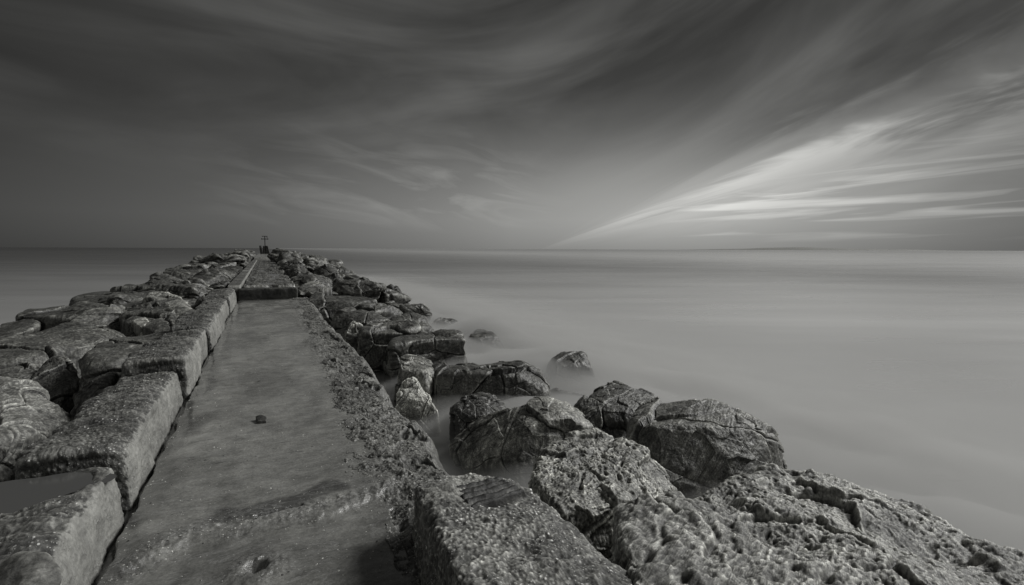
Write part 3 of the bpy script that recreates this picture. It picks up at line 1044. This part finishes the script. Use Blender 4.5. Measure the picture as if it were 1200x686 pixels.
# dark grooved inset on the block
gv, gf = [], []
quad = [P(523, 574, .275), P(590, 560, .27), P(622, 578, .262), P(550, 604, .28)]
nu, nv = 90, 40
uu, vv = np.meshgrid(np.linspace(0, 1, nu), np.linspace(0, 1, nv), indexing='ij')
uu, vv = uu.ravel()[:, None], vv.ravel()[:, None]
pp = (quad[0] * (1 - uu) + quad[1] * uu) * (1 - vv) + (quad[3] * (1 - uu) + quad[2] * uu) * vv
wv = .25 * perlin(np.concatenate([uu * 3, vv * 2, uu * 0], 1))
gr = np.abs(np.sin((vv[:, 0] * 5.2 + wv * 1.6) * math.pi)) ** .6
edge_f = np.minimum(np.minimum(uu, 1 - uu), np.minimum(vv, 1 - vv))[:, 0]
pp[:, 2] += -.004 + gr * .026 + .006 * fbm(pp * 25, 3) - sstep(.10, .0, edge_f) * .05
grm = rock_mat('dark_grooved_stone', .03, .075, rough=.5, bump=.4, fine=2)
o = link_mesh('grooved_patch', pp - np.array(blk.location), grid_faces(nu, nv), grm, blk)
o['label'] = 'dark grooved patch set in the top of the block'

B('flat-topped grey boulder behind the shelly block, its right flank streaked pale',
  [(622, 552, -.02), (640, 520, -.02), (690, 506, 0), (742, 508, .0), (768, 536, -.12), (800, 578, -.3), (735, 592, -.1), (655, 596, -.08)], -.95, 'streaked', 220, 'pitted', 9, 2.7, 1.02,
  dents=[(640, 600, -.2, .12, -.04)], amp=.8)
B('broad pitted pale limestone boulder filling the bottom right corner',
  [(732, 602, .15), (800, 578, .13), (868, 578, .10), (905, 548, .02), (940, 538, -.05), (1000, 556, -.05), (1100, 598, 0), (1210, 645, .0), (1400, 780, .0), (1000, 860, .3), (730, 760, .28)], -1.3, 'limestone', 320, 'pitted', 14, 5.1, 1.04,
  dents=[(850, 578, .1, .16, -.10), (905, 640, .12, .14, -.07), (970, 560, 0, .3, .03), (1090, 650, .0, .25, -.07), (1020, 600, .05, .2, .05), (800, 610, .15, .2, .05)])
B('large angular grey boulder with a flat crest, standing against open water on the right',
  [(738, 480, -.28), (768, 462, -.28), (832, 468, -.30), (886, 485, -.38), (905, 508, -.5), (850, 505, -.42), (770, 500, -.36)], -1.5, 'grey', 240, 'facet', 12, 6.4, 1.08, (0, 0),
  mid=[(918, 548, -.95), (726, 502, -.6), (850, 582, -.95), (770, 562, -.9), (900, 570, -1.1)], amp=.75, toward=.5)
B('dark rounded boulder just behind the large angular one by the open water',
  [(682, 462, -.40), (722, 444, -.40), (752, 447, -.42), (778, 463, -.5), (735, 478, -.45), (695, 490, -.6)], -1.5, 'mid', 150, 'facet', 11, 7.7, 1.10, mid=[(678, 478, -.65), (705, 505, -.95)], toward=.3)
B('big sloping grey boulder with fluted face and dark hollow under its peak',
  [(598, 480, -.50), (640, 470, -.46), (664, 468, -.44), (706, 497, -.70), (672, 486, -.5), (610, 500, -.6)], -1.4, 'streaked', 230, 'facet', 11, 3.3, 1.05, (0, 0),
  mid=[(528, 520, -1.0), (548, 496, -.8), (620, 552, -1.25), (560, 545, -1.3), (690, 512, -.8)], dents=[(668, 505, -.62, .16, -.14)], amp=.7, toward=.3)
B('small black boulder spotted with barnacles between pale stone and fluted boulder',
  [(530, 470, -.62), (548, 457, -.60), (572, 458, -.60), (592, 470, -.68), (585, 482, -.7), (540, 482, -.66)], -1.5, 'mussel', 110, 'facet', 8, 8.8, 1.05)
B('pale upright stone leaning at the edge of the misty channel',
  [(472, 446, -.55), (484, 438, -.52), (493, 446, -.58), (512, 478, -.95), (488, 472, -.9), (466, 464, -.75)], -1.4, 'white', 110, 'facet', 10, 9.2, 1.08)
B('long dark flat-topped boulder across the middle of the right side heap',
  [(500, 424, -.52), (560, 421, -.5), (628, 423, -.52), (644, 434, -.58), (640, 440, -.6), (560, 440, -.58), (505, 440, -.6)], -1.5, 'mid', 170, 'facet', 12, 1.9, 1.05)
B('grey knobbed boulder at the left end of the long dark flat one',
  [(468, 424, -.5), (482, 411, -.44), (500, 416, -.48), (518, 432, -.6), (500, 445, -.65), (472, 446, -.65)], -1.5, 'grey', 120, 'facet', 9, 2.3, 1.08)
B('blocky dark boulder with a squared right end, nearer of two above the channel',
  [(455, 397, -.32), (490, 387, -.3), (536, 389, -.34), (546, 402, -.45), (510, 399, -.35), (462, 404, -.38)], -1.5, 'dark', 120, 'strata', 13, 4.9, 1.08)
B('tilted dark slab with a lighter upper edge beside the blocky squared boulder',
  [(420, 392, -.30), (445, 380, -.22), (478, 376, -.2), (510, 382, -.28), (470, 392, -.34), (428, 400, -.5)], -1.4, 'mid', 110, 'strata', 13, 5.7, 1.05)
B('dark hollow-fronted boulder with a pale sloping facet next to the walkway margin',
  [(388, 372, -.1), (400, 365, 0.0), (455, 366, -.05), (466, 372, -.12), (440, 376, -.12), (400, 378, -.2)], -1.4, 'dark', 110, 'strata', 14, 6.1, 1.1, mid=[(412, 396, -.45)])
B('grey stone wedge catching light in front of the hollow-fronted boulder',
  [(405, 385, -.25), (420, 376, -.15), (430, 380, -.2), (424, 396, -.5), (408, 398, -.5)], -1.3, 'grey', 70, 'facet', 12, 6.9, 1.1)
B('lone peaked rock rising from the mist, nearer of the two in open water',
  [(646, 424, -.86), (662, 413, -.72), (676, 417, -.8), (684, 434, -1.0), (652, 434, -.95)], -1.6, 'dark', 80, 'facet', 8, 7.1, 2.3, toward=.0)
B('lone round rock in open water beyond the blocky boulder, half hidden by mist',
  [(552, 390, -.86), (562, 383, -.78), (572, 386, -.82), (580, 398, -.95), (550, 398, -.95)], -1.6, 'dark', 60, 'facet', 7, 7.9, 2.3, toward=.0)
B('low dark rock barely showing above the mist behind the blocky boulder',
  [(506, 376, -.92), (522, 372, -.88), (542, 377, -1.0), (525, 380, -1.05)], -1.6, 'dark', 50, 'facet', 7, 8.1, 1.1)
B('low wet rock awash beside the dark rounded boulder',
  [(640, 456, -1.05), (662, 455, -1.05), (685, 461, -1.15), (660, 464, -1.15)], -1.6, 'dark', 50, 'facet', 7, 8.4, 1.1)
# layered slabs stepping away on the right
B('dark layered slab stepping down right of the raised walkway',
  [(356, 349, .1), (376, 341, .18), (430, 347, .05), (440, 352, -.05), (400, 357, -.1)], -1.3, 'dark', 80, 'strata', 13, 9.9, 1.08)
B('flat dark slab with a light edge, behind the hollow-fronted boulder',
  [(395, 362, -.05), (420, 353, .05), (462, 357, -.1), (475, 364, -.2), (430, 368, -.15)], -1.4, 'mid', 80, 'strata', 13, 10.4, 1.08)
B('rounded dark boulder at the outer edge behind the tilted slab',
  [(458, 372, -.3), (480, 364, -.25), (500, 370, -.35), (500, 378, -.5), (470, 380, -.45)], -1.5, 'dark', 70, 'facet', 9, 10.9, 1.1)

# ------------------------------------------------------------------ left side boulders
B('pale split boulder at the left frame edge beside the kerb',
  [(-40, 450, .1), (10, 443, .12), (42, 449, .1), (78, 480, -.1), (40, 500, -.05), (-40, 540, -.1)], -1.0, 'pale', 170, 'facet', 9, 3.9, 1.06, dents=[(22, 447, .12, .06, -.07), (40, 480, 0, .12, -.05)])
B('dark lumpy boulder behind the pale split one at left',
  [(35, 428, -.05), (60, 414, .0), (88, 420, -.02), (96, 440, -.2), (70, 455, -.3), (40, 445, -.2)], -1.0, 'dark', 120, 'facet', 9, 4.4, 1.1)
B('broad flat pale boulder with a low crest on the left side',
  [(-30, 410, -.1), (20, 392, -.02), (70, 379, .05), (125, 371, .08), (152, 384, -.02), (120, 400, -.1), (60, 415, -.15), (-30, 430, -.2)], -1.2, 'mid2', 150, 'strata', 11, 5.4, 1.06)
B('wedge-shaped slab with dark front lying against the left kerb',
  [(95, 425, -.02), (118, 402, .06), (180, 386, .12), (200, 392, .1), (160, 425, .05), (125, 436, .0)], -1.0, 'mid', 130, 'strata', 13, 6.3, 1.02)
B('rounded pale boulder perched high on the left side beside the kerb',
  [(172, 358, .18), (180, 343, .28), (200, 345, .27), (226, 358, .2), (236, 364, .12), (205, 366, .12)], -.8, 'grey', 110, 'facet', 8, 7.4, 1.1)
B('dark-fronted grey boulder below the rounded pale one',
  [(142, 365, .02), (168, 353, .1), (215, 366, .12), (218, 376, .0), (185, 384, -.05), (150, 380, -.1)], -1.0, 'mid', 110, 'facet', 9, 7.9, 1.08)
B('small round grey stone tucked in front of the dark-fronted boulder',
  [(156, 378, -.05), (166, 371, 0), (176, 378, -.05), (166, 384, -.1)], -.7, 'grey', 50, 'smooth', 6, 8.7, 1.1)
B('long dark slab lying behind the broad flat pale boulder',
  [(22, 372, -.12), (40, 362, -.05), (110, 359, -.05), (142, 363, -.08), (138, 372, -.15), (60, 378, -.2)], -1.2, 'dark', 110, 'strata', 13, 9.3, 1.05)
B('long dark boulder second from the water, above the long slab',
  [(80, 350, -.1), (110, 342, -.05), (150, 343, -.02), (178, 352, .02), (170, 362, -.1), (90, 360, -.2)], -1.3, 'dark', 100, 'strata', 11, 9.7, 1.08)
B('dark slab running out of the left edge of the picture at the waterline',
  [(-60, 398, -.35), (0, 380, -.25), (30, 372, -.2), (45, 385, -.3), (0, 402, -.4), (-60, 420, -.5)], -1.5, 'dark', 100, 'strata', 12, 10.2, 1.08)
B('dark block filling the hollow below the broad flat pale boulder',
  [(-30, 445, -.2), (10, 424, -.1), (50, 425, -.1), (30, 450, -.25)], -1.1, 'dark', 90, 'facet', 10, 10.8, 1.1)
B('dark low stone wedged between the wedge-shaped slab and the kerb',
  [(85, 470, .0), (100, 445, .0), (125, 440, .05), (140, 436, .1), (110, 465, .05)], -.9, 'dark', 90, 'facet', 10, 11.3, 1.02)
B('squat dark boulder between the rounded pale one and the water',
  [(120, 352, 0), (150, 334, .05), (176, 335, .08), (196, 342, .08), (180, 352, .02)], -1.3, 'dark', 80, 'facet', 9, 11.9, 1.08)
B('small pale stone in the bottom left corner on the kerb',
  [(-30, 668, .36), (10, 660, .38), (50, 658, .37), (74, 680, .33), (40, 760, .32), (-30, 760, .33)], .15, 'pale', 90, 'smooth', 8, 12.2, 1.02)
B('small dark stone lying on the middle of the walkway',
  [(300, 488, .035), (306, 486, .045), (312, 489, .03), (312, 493, .02), (303, 494, .02)], -.02, 'riser', 40, 'pitted', 7, 12.9, 1.1, name='stone', cat='stone', amp=.12, toward=0)

# ------------------------------------------------------------------ flank boulders further out
protos = []
for k_ in range(10):
    rs = np.random.RandomState(40 + k_)
    pts = rs.normal(size=(14, 3))
    pts /= np.linalg.norm(pts, axis=1)[:, None]
    pts *= np.array([1.0, .8, .62]) * rs.uniform(.85, 1.05, (14, 1))
    pts[:, 2] += .1
    protos.append(pts)
mats_far = ['dark', 'far', 'far', 'mid', 'dark', 'far', 'far', 'dark', 'mid', 'far']
far_meshes = []
for k_ in range(10):
    for res in (36, 14):
        o = rock('boulder', protos[k_], MAT[mats_far[k_]], res, ['facet', 'strata'][k_ % 2], 12, 20.0 + k_, amp=1.3)
        far_meshes.append(o.data)
        bpy.data.objects.remove(o)


def crest(Y):
    return float(np.interp(Y, [0, 14, 30, 60, 90], [.0, .06, .25, .62, .62]))


cnt = 0


def flank(side, X, Y, z, s):
    global cnt
    k_ = random.randrange(10)
    near = Y < 32
    me = far_meshes[k_ * 2 + (0 if near else 1)]
    o = bpy.data.objects.new('boulder', me)
    col.objects.link(o)
    o.location = (X, Y, z - .45 * s)
    o.rotation_euler = (random.uniform(-.3, .3), random.uniform(-.3, .3), random.uniform(0, 6.28))
    o.scale = (s * random.uniform(.85, 1.2), s * random.uniform(.85, 1.2), s * random.uniform(.75, 1.0))
    sn = 'left' if side < 0 else 'right'
    if Y > 55:
        lab = 'tiny dark boulder in the heap at the far end, %s of the beacon' % sn
        g = 'boulders round the jetty end, %s of the beacon' % sn
    elif Y > 30:
        lab = 'small boulder far out in the heap along the %s side of the raised walkway' % sn
        g = 'boulders far out on the %s flank' % sn
    else:
        lab = 'dark boulder in the middle distance heap on the %s flank of the jetty' % sn
        g = 'boulders midway along the %s flank' % sn
    tag(o, lab, 'boulder', g)
    cnt += 1


for side in (-1, 1):
    Y0 = 17.5 if side > 0 else 14.5
    Yv = Y0
    while Yv < 90:
        stp = 1.45 if Yv < 40 else 1.9
        inner = (1.5 if side > 0 else 2.05) + (.35 if Yv > 50 else 0)
        outer = float(np.interp(Yv, [10, 20, 40, 60, 85, 90], [4.6, 5.0, 6.2, 7.5, 6.5, 4])) + (.3 if side < 0 else 0)
        row = 0
        Xv = inner
        while Xv < outer:
            u_ = (Xv - inner) / (outer - inner)
            zc = crest(Yv)
            zz = zc * (1 - u_ ** 1.6) + (-1.0) * u_ ** 1.6 + random.uniform(-.12, .15)
            s = random.uniform(.72, 1.1) * (1.0 if Yv < 40 else 1.25)
            flank(side, side * (Xv + random.uniform(-.2, .2)), Yv + random.uniform(-.5, .5), zz, s)
            Xv += random.uniform(1.15, 1.6) * (1 if Yv < 40 else 1.3)
        Yv += stp
# left rocks between the hero stones and the middle distance
for (px, py, z, s) in [(225, 335, .1, .8), (240, 345, .15, .7), (205, 330, 0, .8), (258, 338, .2, .6), (238, 327, .1, .9), (262, 352, .2, .4), (222, 350, .0, .7), (190, 322 + 8, -.2, .8), (245, 358, .15, .45)]:
    p_ = P(px, py, z)
    flank(-1, p_[0], p_[1], z, s * .8)
for (px, py, z, s) in [(372, 362, -.25, .6), (385, 350, -.2, .8), (440, 344, -.3, .8), (455, 352, -.6, .8), (470, 358, -.8, .7), (412, 340, .0, .8), (395, 333, .1, .8), (430, 334, -.2, .8), (480, 368, -.7, .8)]:
    p_ = P(px, py, z)
    flank(1, p_[0], p_[1], z, s * .8)
print('flank boulders', cnt)

# dark rubble core under the boulders
ys = np.linspace(-4, 96, 300)
xs = np.linspace(-9, 9, 110)
gx, gy = np.meshgrid(xs, ys, indexing='ij')
x, y = gx.ravel(), gy.ravel()
q = np.stack([x, y, x * 0], 1)
cr = np.interp(y, [0, 14, 30, 60, 90], [-.35, -.3, .0, .55, .5])
outer = np.interp(y, [-4, 10, 20, 40, 60, 85, 96], [5.2, 4.8, 4.9, 6.0, 7.2, 6.2, 1])
ax_ = np.abs(x)
h = cr - (cr + 1.9) * np.clip(ax_ / outer, 0, 1.3) ** 1.8 + fbm(q * .9, 4) * .18
right_near = sstep(15.5, 12.5, y) * (x > 0)
h = np.where(right_near > 0, h * (1 - right_near) + right_near * -1.9, h)
h -= (ax_ < 1.2) * .6
tag(link_mesh('rubble_core', np.stack([x, y, h], 1), grid_faces(len(xs), len(ys)), MAT['core']), kind='structure', label='dark rubble packed under the boulders')

# ------------------------------------------------------------------ beacon at the end
def tube(name, p0, p1, r0, r1, mat, parent, nseg=12):
    p0, p1 = Vector(p0), Vector(p1)
    d = (p1 - p0).normalized()
    a = d.orthogonal().normalized(); b = d.cross(a)
    vs = []
    for p_, r_ in ((p0, r0), (p1, r1)):
        for k_ in range(nseg):
            t = 2 * math.pi * k_ / nseg
            vs.append(p_ + (a * math.cos(t) + b * math.sin(t)) * r_)
    fs = [(k_, (k_ + 1) % nseg, nseg + (k_ + 1) % nseg, nseg + k_) for k_ in range(nseg)]
    fs += [tuple(range(nseg))[::-1], tuple(range(nseg, 2 * nseg))]
    return link_mesh(name, np.array([list(v_) for v_ in vs]), fs, mat, parent, smooth=False)


m, nt = new_mat('dark_painted_steel')
nn = nt.nodes.new('ShaderNodeTexCoord')
cc = ramp(nt, noise(nt, nn.outputs['Object'], 12, 4), [(.3, .03), (.7, .06)])
bs = nd(nt, 'ShaderNodeBsdfPrincipled', inp={'Roughness': .5, 'Metallic': .3})
nt.links.new(cc, bs.inputs['Base Color'])
out = nt.nodes.new('ShaderNodeOutputMaterial')
nt.links.new(bs.outputs[0], out.inputs[0])
steel = m
bpos = P(311, 297.6, .64)
BY = float(bpos[1]); BX = float(bpos[0])
sc = float((bpos - CAMP) @ FWD) / 600.0       # metres per photo pixel there
e = bpy.data.objects.new('navigation_beacon', None)
col.objects.link(e)
e.location = (BX, BY, .62)
tag(e, 'dark beacon pole with crossarm standing at the far end of the jetty', 'beacon')
hp = 20.5 * sc
tube('post', (0, 0, 0), (0, 0, hp), .62 * sc, .45 * sc, steel, e)
tube('crossarm', (-3.3 * sc, 0, hp - 3.2 * sc), (3.3 * sc, 0, hp - 3.2 * sc), .42 * sc, .42 * sc, steel, e)
tube('top_bar', (-2.5 * sc, 0, hp), (2.3 * sc, 0, hp), .38 * sc, .38 * sc, steel, e)
for s_ in (-1, 1):
    tube('lamp', (s_ * 3.2 * sc, 0, hp - 3.9 * sc), (s_ * 3.2 * sc, 0, hp - 2.4 * sc), .6 * sc, .5 * sc, steel, e)
tube('bracket', (2.4 * sc, 0, hp - 2 * sc), (2.4 * sc, 0, hp + .3 * sc), .4 * sc, .4 * sc, steel, e)
tube('bracket', (-2.5 * sc, 0, hp - .6 * sc), (-2.5 * sc, 0, hp + .4 * sc), .4 * sc, .4 * sc, steel, e)


def wedge_pts(x0, x1, xt0, xt1, hgt, dep=.5):
    return [(BX + a_ * sc, BY + b_, .6 + c_) for (a_, c_) in ((x0, 0), (x1, 0), (xt0, hgt), (xt1, hgt)) for b_ in (-dep, dep)]


o = rock('beacon_plinth', wedge_pts(-3.4, -.3, -2.2, -.3, 9.6 * sc), MAT['riser'], 30, 'barnacle', 22, 1.2, amp=.4)
tag(o, 'dark tapered block close against the left of the beacon pole', 'stone block')
o = rock('beacon_plinth', wedge_pts(.3, 4.8, .3, 2.9, 9.6 * sc), MAT['riser'], 30, 'barnacle', 22, 2.2, amp=.4)
tag(o, 'dark tapered block close against the right of the beacon pole', 'stone block')
e2 = tube('marker_post', (BX - 4.4 * sc, BY, .6), (BX - 5.0 * sc, BY, .6 + 9.8 * sc), 1.0 * sc, 1.3 * sc, MAT['riser'], None)
tag(e2, 'short dark post leaning left of the beacon blocks', 'post')

# ------------------------------------------------------------------ surf mist: thin veil of spray lying on the water round the boulders
m, nt = new_mat('spray_veil')
pv = nd(nt, 'ShaderNodeVolumePrincipled', inp={'Color': (.72, .72, .71, 1), 'Density': 1.9, 'Anisotropy': .25})
out = nt.nodes.new('ShaderNodeOutputMaterial')
nt.links.new(pv.outputs[0], out.inputs['Volume'])
ys = np.linspace(1.0, 60, 240)
xs = np.linspace(0, 1, 90)
gx, gy = np.meshgrid(xs, ys, indexing='ij')
u, y = gx.ravel(), gy.ravel()
x = .95 + u * 14
q = np.stack([x, y, x * 0], 1)
th_ = .50 * np.exp(-((x - 4.0) / 4.2) ** 2) * (1 + .45 * fbm(q * .55, 3))
th_ *= .6 + .4 * sstep(1.8, 2.8, x + .12 * y * 0)
th_ *= sstep(1, .8, u) * sstep(60, 35, y) * sstep(.4, 2.2, y)
for (px_, py_, r_, a_) in ((663, 440, .9, .22), (565, 403, 1.1, .26), (525, 380, 1.2, .2), (650, 462, .8, .12), (525, 525, .5, .12), (600, 400, 2.0, .08), (495, 500, .4, .10), (425, 345, 1.5, .15), (470, 372, 1.2, .12)):
    w_ = P(px_, py_, SEA)
    th_ = th_ + a_ * np.exp(-((x - w_[0]) ** 2 + (y - w_[1]) ** 2) / r_ ** 2)
top = np.stack([x, y, SEA + .004 + np.maximum(th_, 0)], 1)
bot = np.stack([x, y, x * 0 + SEA - .05], 1)
nu, nv = len(xs), len(ys)
ei = np.concatenate([np.arange(nu) * nv, (nu - 1) * nv + np.arange(1, nv), (np.arange(nu - 1) * nv + nv - 1)[::-1], np.arange(1, nv - 1)[::-1]])
sk = np.stack([ei, ei + nu * nv, np.roll(ei, -1) + nu * nv, np.roll(ei, -1)], 1)
fg = grid_faces(nu, nv)
mist = link_mesh('mist', np.concatenate([top, bot]), np.concatenate([fg, fg[:, ::-1] + nu * nv, sk]), m)
tag(mist, 'pale veil of blurred surf lying on the water among the right side boulders', 'mist', kind='stuff')

# ------------------------------------------------------------------ render settings
vs_ = scene.view_settings
vs_.view_transform = 'Standard'
vs_.look = 'None'
vs_.exposure = 0.0
vs_.gamma = 1.0
vs_.use_curve_mapping = False
scene.cycles.use_denoising = True
scene.cycles.max_bounces = 6
scene.cycles.volume_bounces = 2
